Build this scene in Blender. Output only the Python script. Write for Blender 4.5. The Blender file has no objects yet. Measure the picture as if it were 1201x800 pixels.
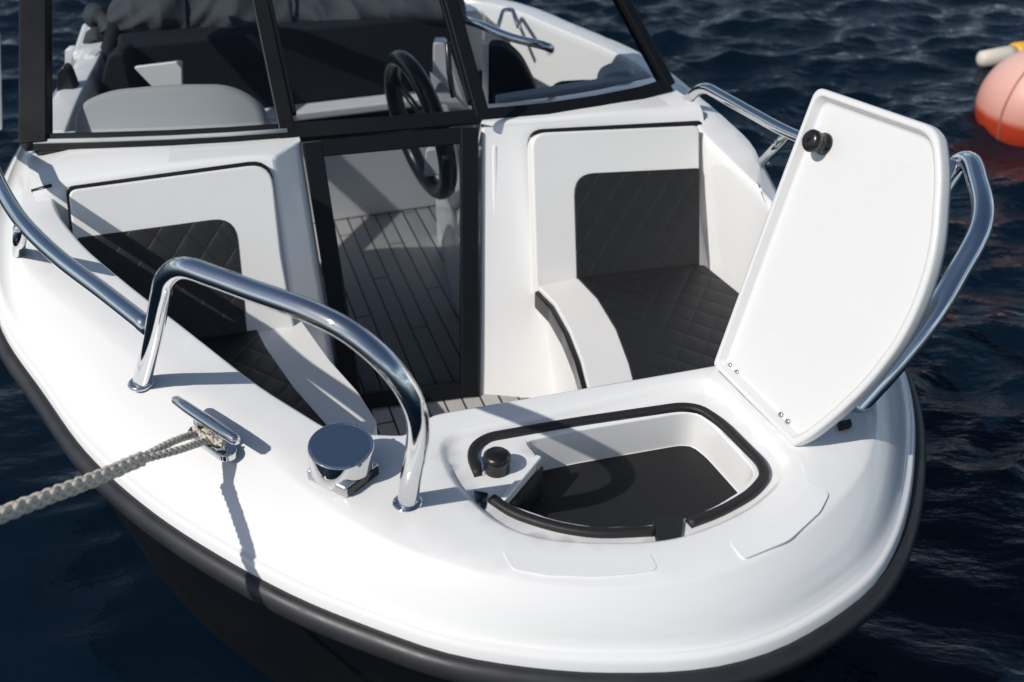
import bpy, bmesh, math, random
import numpy as np
from mathutils import Vector, noise
from mathutils.geometry import delaunay_2d_cdt

random.seed(7)
SC = bpy.context.scene
COL = SC.collection
# ------------------------------------------------------------------ survey frame
FPX = 1250.0
PITCH = math.radians(34)
CAMZ = 2.05
def ray(px, py):
    u = (px - 600.5) / FPX; v = -(py - 400) / FPX
    return Vector((u, math.cos(PITCH) + v * math.sin(PITCH), -math.sin(PITCH) + v * math.cos(PITCH)))
EYE = Vector((0, 0, CAMZ))
def at(px, py, z):                       # point of the place at height z
    d = ray(px, py); return EYE + d * ((z - CAMZ) / d.z)
def atY(px, py, Y):                      # point of the place on the upright plane y = Y
    d = ray(px, py); return EYE + d * (Y / d.y)
def hit(px, py, p, n):
    d = ray(px, py); return EYE + d * ((p - EYE).dot(n) / d.dot(n))
# boat frame: lat = to port, aft = towards the stern
HA = math.radians(-18)
UA = Vector((math.sin(HA), math.cos(HA), 0)); NL = Vector((math.cos(HA), -math.sin(HA), 0)); O = Vector((.27, 1.34, 0))
def B(lat, aft, z): return O + NL * lat + UA * aft + Vector((0, 0, z))
def bf(p): q = p - O; return q.dot(NL), q.dot(UA)
def sstep(a, b, x): t = min(1, max(0, (x - a) / (b - a))); return t * t * (3 - 2 * t)
def zd(p): return .755 + .085 * sstep(.75, 1.5, bf(p)[1])
def atd(px, py, dz=0.0):
    z = .755 + dz
    for _ in range(25): p = at(px, py, z); z = zd(p) + dz
    return at(px, py, z)

# ------------------------------------------------------------------ curve helpers
def crom(P, N, closed=False):
    P = [Vector(p) for p in P]; n = len(P); dense = []
    segs = n if closed else n - 1
    for i in range(segs):
        p1, p2 = P[i], P[(i + 1) % n]
        p0 = P[i - 1] if (closed or i > 0) else p1 * 2 - p2
        p3 = P[(i + 2) % n] if (closed or i + 2 < n) else p2 * 2 - p1
        t0 = 0; t1 = t0 + max(1e-4, (p1 - p0).length) ** .5; t2 = t1 + max(1e-4, (p2 - p1).length) ** .5; t3 = t2 + max(1e-4, (p3 - p2).length) ** .5
        for k in range(24):
            t = t1 + (t2 - t1) * k / 24
            A1 = p0 * ((t1 - t) / (t1 - t0)) + p1 * ((t - t0) / (t1 - t0))
            A2 = p1 * ((t2 - t) / (t2 - t1)) + p2 * ((t - t1) / (t2 - t1))
            A3 = p2 * ((t3 - t) / (t3 - t2)) + p3 * ((t - t2) / (t3 - t2))
            B1 = A1 * ((t2 - t) / (t2 - t0)) + A2 * ((t - t0) / (t2 - t0))
            B2 = A2 * ((t3 - t) / (t3 - t1)) + A3 * ((t - t1) / (t3 - t1))
            dense.append(B1 * ((t2 - t) / (t2 - t1)) + B2 * ((t - t1) / (t2 - t1)))
    dense.append(P[0].copy() if closed else P[-1].copy())
    return resamp(dense, N, closed)
def resamp(D, N, closed=False):
    L = [0]
    for a, b in zip(D, D[1:]): L.append(L[-1] + (b - a).length)
    out = []; j = 0
    for i in range(N):
        s = L[-1] * i / (N if closed else N - 1)
        while j < len(L) - 2 and L[j + 1] < s: j += 1
        t = (s - L[j]) / max(1e-9, L[j + 1] - L[j]); out.append(D[j].lerp(D[j + 1], min(1, t)))
    return out
def fillet(P, r, n=8):
    P = [Vector(p) for p in P]; out = [P[0]]
    rr = r if isinstance(r, (list, tuple)) else [r] * len(P)
    for i in range(1, len(P) - 1):
        a, b, c = P[i - 1], P[i], P[i + 1]
        ri = min(rr[i], (a - b).length * .48, (c - b).length * .48)
        s = b + (a - b).normalized() * ri; e = b + (c - b).normalized() * ri
        for k in range(n + 1):
            t = k / n; out.append(s.lerp(b, t).lerp(b.lerp(e, t), t))
    out.append(P[-1]); return out
def fillet_closed(P, r, n=6):
    P = [Vector(p) for p in P]; out = []; m = len(P)
    rr = r if isinstance(r, (list, tuple)) else [r] * m
    for i in range(m):
        a, b, c = P[i - 1], P[i], P[(i + 1) % m]
        ri = min(rr[i], (a - b).length * .48, (c - b).length * .48)
        if ri < 1e-5: out.append(b); continue
        s = b + (a - b).normalized() * ri; e = b + (c - b).normalized() * ri
        for k in range(n + 1):
            t = k / n; out.append(s.lerp(b, t).lerp(b.lerp(e, t), t))
    return out
def offset_closed(P, d):                 # inward offset in plan (any winding)
    A = sum(P[i - 1].x * P[i].y - P[i].x * P[i - 1].y for i in range(len(P)))
    sg = 1 if A > 0 else -1; out = []
    for i in range(len(P)):
        t = (P[(i + 1) % len(P)] - P[i - 1]); t.z = 0; t.normalize()
        out.append(P[i] + Vector((-t.y, t.x, 0)) * sg * d)
    return out
def inside(p, poly):
    c = False; n = len(poly); j = n - 1
    for i in range(n):
        a, b = poly[i], poly[j]
        if (a.y > p.y) != (b.y > p.y) and p.x < (b.x - a.x) * (p.y - a.y) / (b.y - a.y) + a.x: c = not c
        j = i
    return c

# ------------------------------------------------------------------ mesh helper
class MB:
    def __init__(s): s.v = []; s.f = []; s.uv = {}
    def add(s, pts): i = len(s.v); s.v += [Vector(p) for p in pts]; return i
    def loft(s, rows, closed=False, cap0=False, cap1=False):
        n = len(rows[0]); idx = [s.add(r) for r in rows]
        for a, b in zip(idx, idx[1:]):
            for k in range(n if closed else n - 1):
                k2 = (k + 1) % n; s.f.append((a + k, a + k2, b + k2, b + k))
        if cap0: s.f.append(tuple(idx[0] + k for k in range(n))[::-1])
        if cap1: s.f.append(tuple(idx[-1] + k for k in range(n)))
        return s
    def tube(s, P, r, n=16, caps=True):
        P = [Vector(p) for p in P]; rows = []
        rr = r if isinstance(r, (list, tuple)) else [r] * len(P)
        T = [(P[min(i + 1, len(P) - 1)] - P[max(i - 1, 0)]).normalized() for i in range(len(P))]
        up = Vector((0, 0, 1)) if abs(T[0].z) < .9 else Vector((1, 0, 0))
        x = T[0].cross(up).normalized()
        for i, p in enumerate(P):
            x = (x - T[i] * x.dot(T[i])).normalized(); y = T[i].cross(x)
            rows.append([p + (x * math.cos(2 * math.pi * k / n) + y * math.sin(2 * math.pi * k / n)) * rr[i] for k in range(n)])
        s.loft(rows, True, caps, caps); return s
    def revolve(s, base, axis, prof, n=32):       # prof: (radius, height)
        axis = Vector(axis).normalized(); x = axis.cross(Vector((0, 0, 1)) if abs(axis.z) < .9 else Vector((1, 0, 0))).normalized(); y = axis.cross(x)
        rows = [[Vector(base) + axis * h + (x * math.cos(2 * math.pi * k / n) + y * math.sin(2 * math.pi * k / n)) * r for k in range(n)] for r, h in prof]
        s.loft(rows, True, True, True); return s
    def slab(s, front, nrm, th):                  # front outline, thickness th behind it
        n = len(front); nrm = Vector(nrm).normalized()
        a = s.add(front); b = s.add([Vector(p) - nrm * th for p in front])
        s.f.append(tuple(range(a, a + n))); s.f.append(tuple(range(b, b + n))[::-1])
        for k in range(n): k2 = (k + 1) % n; s.f.append((a + k, b + k, b + k2, a + k2))
        return s
    def bar(s, p, q, w, h, side):                 # box along p->q; w along side, h across
        p, q = Vector(p), Vector(q); t = (q - p).normalized(); x = (Vector(side) - t * Vector(side).dot(t)).normalized(); y = t.cross(x)
        c = [(-w / 2, -h / 2), (w / 2, -h / 2), (w / 2, h / 2), (-w / 2, h / 2)]
        s.loft([[e + x * a + y * b for a, b in c] for e in (p, q)], True, True, True); return s
    def sweep(s, P, sides, ups, prof):            # profile (side, up) along a path
        s.loft([[p + a * u + b * w for u, w in prof] for p, a, b in zip(P, sides, ups)], True, True, True); return s
    def cdt(s, bounds, zf, keep, spacing=.03):
        V = []; E = []
        for L, closed in bounds:
            i0 = len(V); V += [Vector((p.x, p.y)) for p in L]
            E += [(i0 + k, i0 + k + 1) for k in range(len(L) - 1)]
            if closed: E.append((i0 + len(L) - 1, i0))
        nb = len(V); zb = {}
        src = [p for L, c in bounds for p in L]
        xs = [p.x for p in V]; ys = [p.y for p in V]
        arr = np.array([(p.x, p.y) for p in src])
        y = min(ys)
        while y < max(ys):
            x = min(xs)
            while x < max(xs):
                q = Vector((x + random.uniform(-.2, .2) * spacing, y + random.uniform(-.2, .2) * spacing))
                if keep(q) and ((arr - np.array((q.x, q.y))) ** 2).sum(1).min() > (spacing * .6) ** 2: V.append(q)
                x += spacing
            y += spacing
        v2, e2, f2, ov, oe, of = delaunay_2d_cdt(V, E, [], 0, 1e-6)
        pts = []
        for q, o in zip(v2, ov):
            b = [i for i in o if i < nb]
            pts.append(Vector((q.x, q.y, src[b[0]].z)) if b else Vector((q.x, q.y, zf(Vector((q.x, q.y, 0))))))
        i0 = s.add(pts)
        for f in f2:
            c = sum((v2[i] for i in f), Vector((0, 0))) / len(f)
            if keep(c): s.f.append(tuple(i0 + i for i in f))
        return s
    def build(s, name, mat, parent=None, bevel=0, segs=3, smooth=True, merge=0, uvplane=None, origin=None, recalc=True, ang=32):
        org = Vector(origin) if origin is not None else (ROOT_OF(parent) if parent else Vector((0, 0, 0)))
        me = bpy.data.meshes.new(name)
        me.from_pydata([v - org for v in s.v], [], s.f); me.update()
        if uvplane:
            p0, ux, uy = uvplane; uvl = me.uv_layers.new(name='UVMap')
            for lp in me.loops:
                d = s.v[lp.vertex_index] - p0; uvl.data[lp.index].uv = (d.dot(ux), d.dot(uy))
        bm = bmesh.new(); bm.from_mesh(me)
        if merge: bmesh.ops.remove_doubles(bm, verts=bm.verts, dist=merge)
        if recalc: bmesh.ops.recalc_face_normals(bm, faces=bm.faces)
        for f in bm.faces: f.smooth = smooth
        bm.to_mesh(me); bm.free()
        me.materials.append(mat)
        ob = bpy.data.objects.new(name, me); COL.objects.link(ob)
        if parent: ob.parent = parent
        else: ob.location = org
        if bevel:
            m = ob.modifiers.new('bevel', 'BEVEL'); m.width = bevel; m.segments = segs; m.limit_method = 'ANGLE'; m.angle_limit = math.radians(ang); m.harden_normals = smooth
        return ob
def ROOT_OF(o):
    while o.parent: o = o.parent
    return Vector(o.location)
def tag(o, label, cat, group=None, kind=None):
    if label: o['label'] = label
    if cat: o['category'] = cat
    if group: o['group'] = group
    if kind: o['kind'] = kind
    return o
def empty(name, loc, label, cat):
    o = bpy.data.objects.new(name, None); COL.objects.link(o); o.location = loc; o.empty_display_size = .1
    return tag(o, label, cat)

# ------------------------------------------------------------------ materials
def mat(name, col, rough=.5, metal=0, coat=0, spec=.5, ior=1.5, bump=None, rvar=0, cvar=0, vscale=8):
    m = bpy.data.materials.new(name); m.use_nodes = True; nt = m.node_tree; b = nt.nodes['Principled BSDF']
    b.inputs['Base Color'].default_value = (*col, 1); b.inputs['Roughness'].default_value = rough; b.inputs['Metallic'].default_value = metal
    b.inputs['Coat Weight'].default_value = coat; b.inputs['Coat Roughness'].default_value = .06; b.inputs['Specular IOR Level'].default_value = spec; b.inputs['IOR'].default_value = ior
    tc = nt.nodes.new('ShaderNodeTexCoord')
    if rvar or cvar:
        n = nt.nodes.new('ShaderNodeTexNoise'); n.inputs['Scale'].default_value = vscale; n.inputs['Detail'].default_value = 6; nt.links.new(tc.outputs['Object'], n.inputs['Vector'])
        if rvar:
            r = nt.nodes.new('ShaderNodeMapRange'); r.inputs[1].default_value = .3; r.inputs[2].default_value = .7; r.inputs[3].default_value = max(.01, rough - rvar); r.inputs[4].default_value = rough + rvar
            nt.links.new(n.outputs['Fac'], r.inputs[0]); nt.links.new(r.outputs[0], b.inputs['Roughness'])
        if cvar:
            r = nt.nodes.new('ShaderNodeMix'); r.data_type = 'RGBA'; r.inputs[6].default_value = (*[c * (1 - cvar) for c in col], 1); r.inputs[7].default_value = (*[min(1, c * (1 + cvar)) for c in col], 1)
            nt.links.new(n.outputs['Fac'], r.inputs[0]); nt.links.new(r.outputs[2], b.inputs['Base Color'])
    if bump:
        sc, st, dist = bump
        n = nt.nodes.new('ShaderNodeTexNoise'); n.inputs['Scale'].default_value = sc; n.inputs['Detail'].default_value = 4; nt.links.new(tc.outputs['Object'], n.inputs['Vector'])
        bp = nt.nodes.new('ShaderNodeBump'); bp.inputs['Strength'].default_value = st; bp.inputs['Distance'].default_value = dist
        nt.links.new(n.outputs['Fac'], bp.inputs['Height']); nt.links.new(bp.outputs[0], b.inputs['Normal'])
    return m
def math_node(nt, op, a, b=None, c=None):
    n = nt.nodes.new('ShaderNodeMath'); n.operation = op
    for i, x in enumerate((a, b, c)):
        if x is None: continue
        if hasattr(x, 'is_linked') or hasattr(x, 'links'): nt.links.new(x, n.inputs[i])
        else: n.inputs[i].default_value = x
    return n.outputs[0]
GEL = mat('gelcoat', (.80, .80, .79), .13, coat=.4, rvar=.05, cvar=.012, vscale=5, bump=(3.0, .14, .004))
LIDM = mat('lid_gelcoat_dimmed', (.70, .70, .695), .28, coat=.3, rvar=.06, cvar=.015, vscale=4, bump=(5.0, .12, .004))  # same gelcoat, darkened to hold down the strong sun on the lid
GELB = mat('gelcoat_liner', (.78, .78, .775), .3, coat=.3, rvar=.05)
HULL = mat('dark_hull', (.004, .0045, .006), .4, spec=.3, rvar=.05)
RUB = mat('rub_rubber', (.023, .024, .028), .42, spec=.4, rvar=.08, cvar=.15, vscale=20)
GASK = mat('gasket_rubber', (.011, .011, .012), .55, rvar=.08, vscale=40)
CHR = mat('chrome', (.70, .705, .715), .03, 1, rvar=.02, vscale=30)
FRM = mat('black_anodised', (.006, .007, .009), .42, spec=.22, rvar=.06)
WVIN = mat('white_vinyl', (.74, .735, .715), .5, bump=(260, .12, .001), cvar=.02)
BLK = mat('black_plastic', (.010, .010, .011), .3, rvar=.08)
DASH = mat('dash_grey', (.44, .465, .46), .6, bump=(300, .15, .001))
NAVY = mat('navy_upholstery', (.0075, .010, .015), .75, spec=.25, bump=(120, .2, .002))
CANV = mat('canvas', (.036, .043, .053), .85, bump=(60, .3, .004), cvar=.15)
ROPE = mat('rope_fibre', (.60, .55, .47), .85, cvar=.2, vscale=60, bump=(900, .6, .001))
MATT = mat('locker_mat_and_shade', (.005, .0055, .0065), .7, bump=(500, .35, .001))
STEEL = mat('steel_screw', (.55, .55, .55), .2, 1)
BRUSH = mat('brushed_steel', (.66, .66, .67), .38, 1, rvar=.06, vscale=40)
LENS = mat('dark_lens', (.01, .012, .014), .08)

def quilt():
    m = mat('quilted_vinyl', (.012, .0125, .014), .48, spec=.45, rvar=.05, vscale=30); nt = m.node_tree; b = nt.nodes['Principled BSDF']
    uv = nt.nodes.new('ShaderNodeUVMap'); sp = nt.nodes.new('ShaderNodeSeparateXYZ'); nt.links.new(uv.outputs[0], sp.inputs[0])
    s = 1 / .078
    a = math_node(nt, 'MULTIPLY', math_node(nt, 'ADD', sp.outputs[0], math_node(nt, 'MULTIPLY', sp.outputs[1], .8)), s)
    c = math_node(nt, 'MULTIPLY', math_node(nt, 'SUBTRACT', sp.outputs[0], math_node(nt, 'MULTIPLY', sp.outputs[1], .8)), s)
    pa = math_node(nt, 'ABSOLUTE', math_node(nt, 'SINE', math_node(nt, 'MULTIPLY', a, math.pi)))
    pc = math_node(nt, 'ABSOLUTE', math_node(nt, 'SINE', math_node(nt, 'MULTIPLY', c, math.pi)))
    h = math_node(nt, 'POWER', math_node(nt, 'MULTIPLY', pa, pc), .35)
    bp = nt.nodes.new('ShaderNodeBump'); bp.inputs['Strength'].default_value = .36; bp.inputs['Distance'].default_value = .006
    nt.links.new(h, bp.inputs['Height']); nt.links.new(bp.outputs[0], b.inputs['Normal'])
    return m
QUI = quilt()
def pad_mat():
    m = mat('non_slip', (.79, .79, .785), .38); nt = m.node_tree; b = nt.nodes['Principled BSDF']
    uv = nt.nodes.new('ShaderNodeUVMap'); v = nt.nodes.new('ShaderNodeTexVoronoi'); v.inputs['Scale'].default_value = 120; v.inputs['Randomness'].default_value = .15
    nt.links.new(uv.outputs[0], v.inputs['Vector'])
    bp = nt.nodes.new('ShaderNodeBump'); bp.inputs['Strength'].default_value = .28; bp.inputs['Distance'].default_value = .001; bp.invert = True
    nt.links.new(v.outputs['Distance'], bp.inputs['Height']); nt.links.new(bp.outputs[0], b.inputs['Normal'])
    return m
PADM = pad_mat()
def teak_mat():
    m = mat('teak_planks', (.4, .37, .34), .6); nt = m.node_tree; b = nt.nodes['Principled BSDF']
    uv = nt.nodes.new('ShaderNodeUVMap'); sp = nt.nodes.new('ShaderNodeSeparateXYZ'); nt.links.new(uv.outputs[0], sp.inputs[0])
    k = math_node(nt, 'DIVIDE', sp.outputs[0], .052)
    fr = math_node(nt, 'FRACT', k); idx = math_node(nt, 'FLOOR', k)
    seam = math_node(nt, 'LESS_THAN', math_node(nt, 'ABSOLUTE', math_node(nt, 'SUBTRACT', fr, .5)), .445)
    # butt joints
    off = math_node(nt, 'FRACT', math_node(nt, 'MULTIPLY', idx, .377))
    jl = math_node(nt, 'FRACT', math_node(nt, 'ADD', math_node(nt, 'DIVIDE', sp.outputs[1], .9), off))
    jn = math_node(nt, 'GREATER_THAN', jl, .006)
    msk = math_node(nt, 'MULTIPLY', seam, jn)
    mp = nt.nodes.new('ShaderNodeMapping'); mp.inputs['Scale'].default_value = (60, 4, 1); nt.links.new(uv.outputs[0], mp.inputs['Vector'])
    n = nt.nodes.new('ShaderNodeTexNoise'); n.inputs['Scale'].default_value = 3; n.inputs['Detail'].default_value = 6; nt.links.new(mp.outputs[0], n.inputs['Vector'])
    mx = nt.nodes.new('ShaderNodeMix'); mx.data_type = 'RGBA'; mx.inputs[6].default_value = (.34, .325, .305, 1); mx.inputs[7].default_value = (.48, .465, .445, 1); nt.links.new(n.outputs['Fac'], mx.inputs[0])
    wn = nt.nodes.new('ShaderNodeTexWhiteNoise'); wn.noise_dimensions = '1D'; nt.links.new(idx, wn.inputs['W'])
    vv = math_node(nt, 'ADD', math_node(nt, 'MULTIPLY', wn.outputs['Value'], .3), .85)
    hs = nt.nodes.new('ShaderNodeHueSaturation'); nt.links.new(vv, hs.inputs['Value']); nt.links.new(mx.outputs[2], hs.inputs['Color'])
    m2 = nt.nodes.new('ShaderNodeMix'); m2.data_type = 'RGBA'; m2.inputs[6].default_value = (.012, .012, .013, 1); nt.links.new(hs.outputs[0], m2.inputs[7]); nt.links.new(msk, m2.inputs[0]); nt.links.new(m2.outputs[2], b.inputs['Base Color'])
    return m
TEAK = teak_mat()
def glass_mat(name, tint, refl=1.0):
    m = bpy.data.materials.new(name); m.use_nodes = True; nt = m.node_tree; nt.nodes.clear()
    out = nt.nodes.new('ShaderNodeOutputMaterial'); mix = nt.nodes.new('ShaderNodeMixShader'); tr = nt.nodes.new('ShaderNodeBsdfTransparent'); gl = nt.nodes.new('ShaderNodeBsdfGlossy'); fr = nt.nodes.new('ShaderNodeFresnel')
    tr.inputs[0].default_value = (*tint, 1); gl.inputs['Roughness'].default_value = .01; fr.inputs[0].default_value = 1.5; gl.inputs[0].default_value = (.9 * refl, .9 * refl, .9 * refl, 1)
    nt.links.new(fr.outputs[0], mix.inputs[0]); nt.links.new(tr.outputs[0], mix.inputs[1]); nt.links.new(gl.outputs[0], mix.inputs[2]); nt.links.new(mix.outputs[0], out.inputs[0])
    return m
GLS = glass_mat('tinted_glass', (.82, .845, .87), .4)
GLD = glass_mat('door_glass', (.88, .90, .92), .45)

# ================================================================== MOTOR BOAT
boat = empty('motor_boat', B(-.15, 2.0, 0), 'white open motor boat moored by its bow, its locker lid propped open', 'boat')
N = 170
def px_d(L, dz): return [atd(x, y, dz) if not isinstance(x, Vector) else x for x, y in L]
DZE = -.125
def Bz(lat, aft, dz=0): p = B(lat, aft, 0); p.z = zd(p) + dz; return p
E0 = [Bz(-1.0, 3.0, DZE), Bz(-1.06, 2.64, DZE), Bz(-1.15, 2.2, DZE), Bz(-1.205, 1.8, DZE), Bz(-1.21, 1.5, DZE)]
E0 += [atd(x, y, DZE) for x, y in [(1, 386), (52, 464), (103, 534), (175, 599), (250, 649), (350, 703), (450, 743), (525, 768), (600, 782), (680, 790), (750, 791), (800, 789), (850, 782), (905, 766), (950, 744), (990, 718), (1025, 688), (1050, 648), (1066, 598), (1073, 540), (1072, 490), (1060, 440), (1030, 385), (985, 325), (907, 228), (850, 168), (800, 124), (762, 98), (690, 65), (613, 34)]]
E0 += [Bz(.44, 3.0, DZE)]
E0 = crom(E0, N)
E3 = [Bz(-.92, 3.0, -.004), Bz(-.97, 2.6, -.004), Bz(-1.06, 2.1, -.004), Bz(-1.09, 1.6, -.004)]
E3 += [atd(x, y, -.004) for x, y in [(25, 300), (100, 372), (167, 422), (212, 458), (306, 524), (380, 585), (450, 628), (520, 655), (600, 677), (690, 687), (780, 682), (860, 664), (930, 630), (982, 584), (1012, 545), (1026, 500), (1022, 450), (1000, 395), (955, 325), (893, 228)]]
# right gunwale aft of here: inside the edge
def outward(P):
    c = B(-.15, 1.6, 0); out = []
    for i in range(len(P)):
        t = P[min(i + 1, len(P) - 1)] - P[max(i - 1, 0)]; t.z = 0; t.normalize(); n = Vector((t.y, -t.x, 0))
        out.append(n)
    s = sum(1 if n.dot(p - c) > 0 else -1 for n, p in zip(out, P))
    return [n if s > 0 else -n for n in out]
OUT0 = outward(E0)
iR = [i for i, p in enumerate(E0) if i > N / 2 and bf(p)[1] > 1.25]
tail = [E0[i] - OUT0[i] * .055 for i in iR[::4]] + [E0[-1] - OUT0[-1] * .055]
for p in tail: p.z = zd(p) - .004
E3 = crom(E3 + tail, N)
def inset(d, dz):
    L = []
    for p, n in zip(E0, OUT0):
        q = p - n * d; q.z = zd(p) + dz; L.append(q)
    return L
E1 = inset(.004, -.104); E2 = inset(.012, -.097); E2c = inset(.021, -.098)
rows = [E0, E1, E2, E2c]
for f, bul in [(.16, .010), (.35, .016), (.55, .015), (.75, .009), (.9, .004)]:
    rows.append([a.lerp(b, f) + Vector((0, 0, bul)) for a, b in zip(E2c, E3)])
rows.append(E3)
# cockpit edge
ckL = [Bz(-.86, 3.0), Bz(-.91, 2.6), Bz(-.99, 2.1)] + [atd(x, y) for x, y in [(58, 232), (88, 282), (142, 330), (200, 375), (300, 453), (350, 485)]]
ckF = fillet([atd(350, 485), atd(388, 509), atd(478, 513), atd(508, 488), atd(835, 431), atd(905, 418)], [0, .05, .02, .02, .02, 0], 5)
ckR = [atd(x, y) for x, y in [(905, 418), (950, 390), (958, 330), (905, 235), (868, 196), (832, 161)]]
tail2 = [E0[i] - OUT0[i] * .13 for i in iR[8::4]] + [E0[-1] - OUT0[-1] * .13]
for p in tail2: p.z = zd(p)
CK = crom(ckL, 60)[:-1] + resamp(ckF, 60)[:-1] + crom(ckR + tail2, 60)
# locker recess edge
RT = [atd(x, y) for x, y in [(514, 520), (528, 507), (575, 496), (700, 468), (815, 443), (833, 443), (848, 453), (918, 524), (929, 540), (925, 560), (893, 592), (835, 621), (780, 636), (680, 638), (620, 630), (578, 612), (550, 589), (524, 558)]]
RT = crom(RT, 110, True)
region = E3 + CK[::-1]
def keep_deck(q): return inside(q, region) and not inside(q, RT)
d = MB(); d.loft(rows); d.cdt([(E3, False), (CK, False), (RT, True)], lambda p: zd(p), keep_deck, .035)
# liner down into the cockpit, rolled edge
def lin(dz, ins):
    L = []
    for i, p in enumerate(CK):
        t = CK[min(i + 1, len(CK) - 1)] - CK[max(i - 1, 0)]; t.z = 0; t.normalize(); n = Vector((t.y, -t.x, 0))
        if n.dot(B(-.15, 1.1, 0) - p) < 0 and False: n = -n
        L.append((p, n))
    return L
cc = lin(0, 0); sgn = 1 if sum((1 if n.dot(B(-.15, 1.3, 0) - p) > 0 else -1) for p, n in cc) > 0 else -1
def liner_row(ins, dz=None, z=None):
    return [Vector((p.x, p.y, (p.z + dz) if z is None else z)) + n * sgn * ins for p, n in cc]
d.loft([CK, liner_row(.006, -.002), liner_row(.010, -.009), liner_row(.014, -.03), liner_row(.03, z=.5), liner_row(.07, z=.19)])
# recess wall and ledge
LZ = .737
RTi = offset_closed(RT, .008); RTi = [Vector((p.x, p.y, p.z - .004)) for p in RTi]
RTj = [Vector((p.x, p.y, LZ + .008)) for p in offset_closed(RT, .014)]
RB = [Vector((p.x, p.y, LZ)) for p in offset_closed(RT, .022)]
d.loft([RT, RTi, RTj, RB], True)
OP = [at(x, y, LZ) for x, y in [(612, 516), (675, 503), (800, 482), (818, 483), (836, 496), (884, 547), (886, 557), (872, 574), (840, 594), (808, 608), (760, 617), (700, 619), (652, 611), (608, 596), (590, 588), (632, 538)]]
OP = fillet_closed(OP, .02, 4)
OP = resamp(OP + [OP[0]], 90, True)
d.cdt([(RB, True), (OP, True)], lambda p: LZ, lambda q: inside(q, RB) and not inside(q, OP), .03)
OPa = [Vector((p.x, p.y, LZ - .006)) for p in offset_closed(OP, .003)]
OPb = [Vector((p.x, p.y, .655)) for p in offset_closed(OP, .004)]
OPc = [Vector((p.x, p.y, .650)) for p in offset_closed(OP, .008)]
d.loft([OP, OPa, OPb, OPc], True)
i0 = d.add(OPc); d.f.append(tuple(range(i0, i0 + len(OPc))))
deck = d.build('deck', GEL, boat, merge=.0004)
deck.data['note'] = 0
m = deck.modifiers.new('wn', 'WEIGHTED_NORMAL'); m.keep_sharp = True
# locker mat
MB().slab([p + Vector((0, 0, .006)) for p in offset_closed(OPc, .001)], (0, 0, 1), .005).build('locker_mat_and_shade', MATT, deck, bevel=.002, segs=2)
# gasket
gp = [at(x, y, LZ + .006) for x, y in [(562, 556), (553, 535), (557, 522), (572, 512), (675, 494), (800, 476), (822, 479), (846, 495), (894, 543), (898, 558), (882, 578), (846, 599), (808, 613)]]
gp2 = [at(x, y, LZ + .006) for x, y in [(767, 622), (700, 625), (650, 617), (602, 601), (577, 584)]]
GPROF = [(-.0095, -.006), (-.0095, .002), (-.006, .0055), (.006, .0055), (.0095, .002), (.0095, -.006)]
def strip(P, N_, prof, name, mt, par, r=.03):
    Q = resamp(fillet(P, r, 8), N_); ss = outward(Q)
    return MB().sweep(Q, ss, [Vector((0, 0, 1))] * len(Q), prof).build(name, mt, par)
strip(gp, 90, GPROF, 'gasket', GASK, deck, .05); strip(gp2, 40, GPROF, 'gasket', GASK, deck, .08)
MB().slab([at(x, y, LZ + .009) for x, y in [(765, 609), (802, 606), (799, 632), (770, 634)]], (0, 0, 1), .014).build('chain_guide', GASK, deck, bevel=.003)
# latch in the locker
b0 = at(583, 551, LZ)
lt = MB().revolve(b0, (0, 0, 1), [(.024, -.004), (.024, .022), (.026, .024), (.026, .034), (.020, .040)], 24).build('latch', BLK, deck)
MB().slab([at(x, y, LZ + .012) for x, y in [(563, 536), (574, 531), (577, 548), (566, 553)]], (0, 0, 1), .02).build('latch_tongue', CHR, lt, bevel=.002)
# raised lip along the diagonal of the latch housing
MB().bar(at(632, 536, LZ + .004), at(589, 588, LZ + .004), .012, .010, NL).build('latch_housing', GEL, deck, bevel=.003)
MB().slab([at(x, y, LZ + .003) for x, y in [(556, 575), (572, 578), (569, 596), (560, 596)]], (0, 0, 1), .003).build('drain_slot', BLK, deck)
dg0, dg1 = at(634, 539, LZ), at(589, 589, LZ); dgn = (dg1 - dg0).cross(Vector((0, 0, 1))).normalized(); dgn = dgn if dgn.dot(at(740, 570, LZ) - dg0) > 0 else -dgn
dz_ = [Vector((p.x, p.y, z)) + dgn * .006 for p, z in ((dg0, .722), (dg1, .722), (dg1, .655), (dg0, .655))]
MB().slab(dz_, dgn, .003).build('locker_mat_and_shade', MATT, deck)  # black plate painting in the shade of the undercut below the latch housing
# non-slip pads
for L in ([(588, 643), (640, 650), (700, 652), (762, 648), (772, 668), (740, 673), (690, 676), (640, 674), (600, 667)],
          [(854, 634), (900, 610), (935, 584), (950, 566), (973, 578), (962, 600), (925, 634), (872, 656)]):
    P = [atd(x, y, .0011) for x, y in L]
    MB().slab(fillet_closed(P, .012, 4), (0, 0, 1), .005).build('non_slip_pad', PADM, deck, uvplane=(O, NL, UA), smooth=False)
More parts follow.
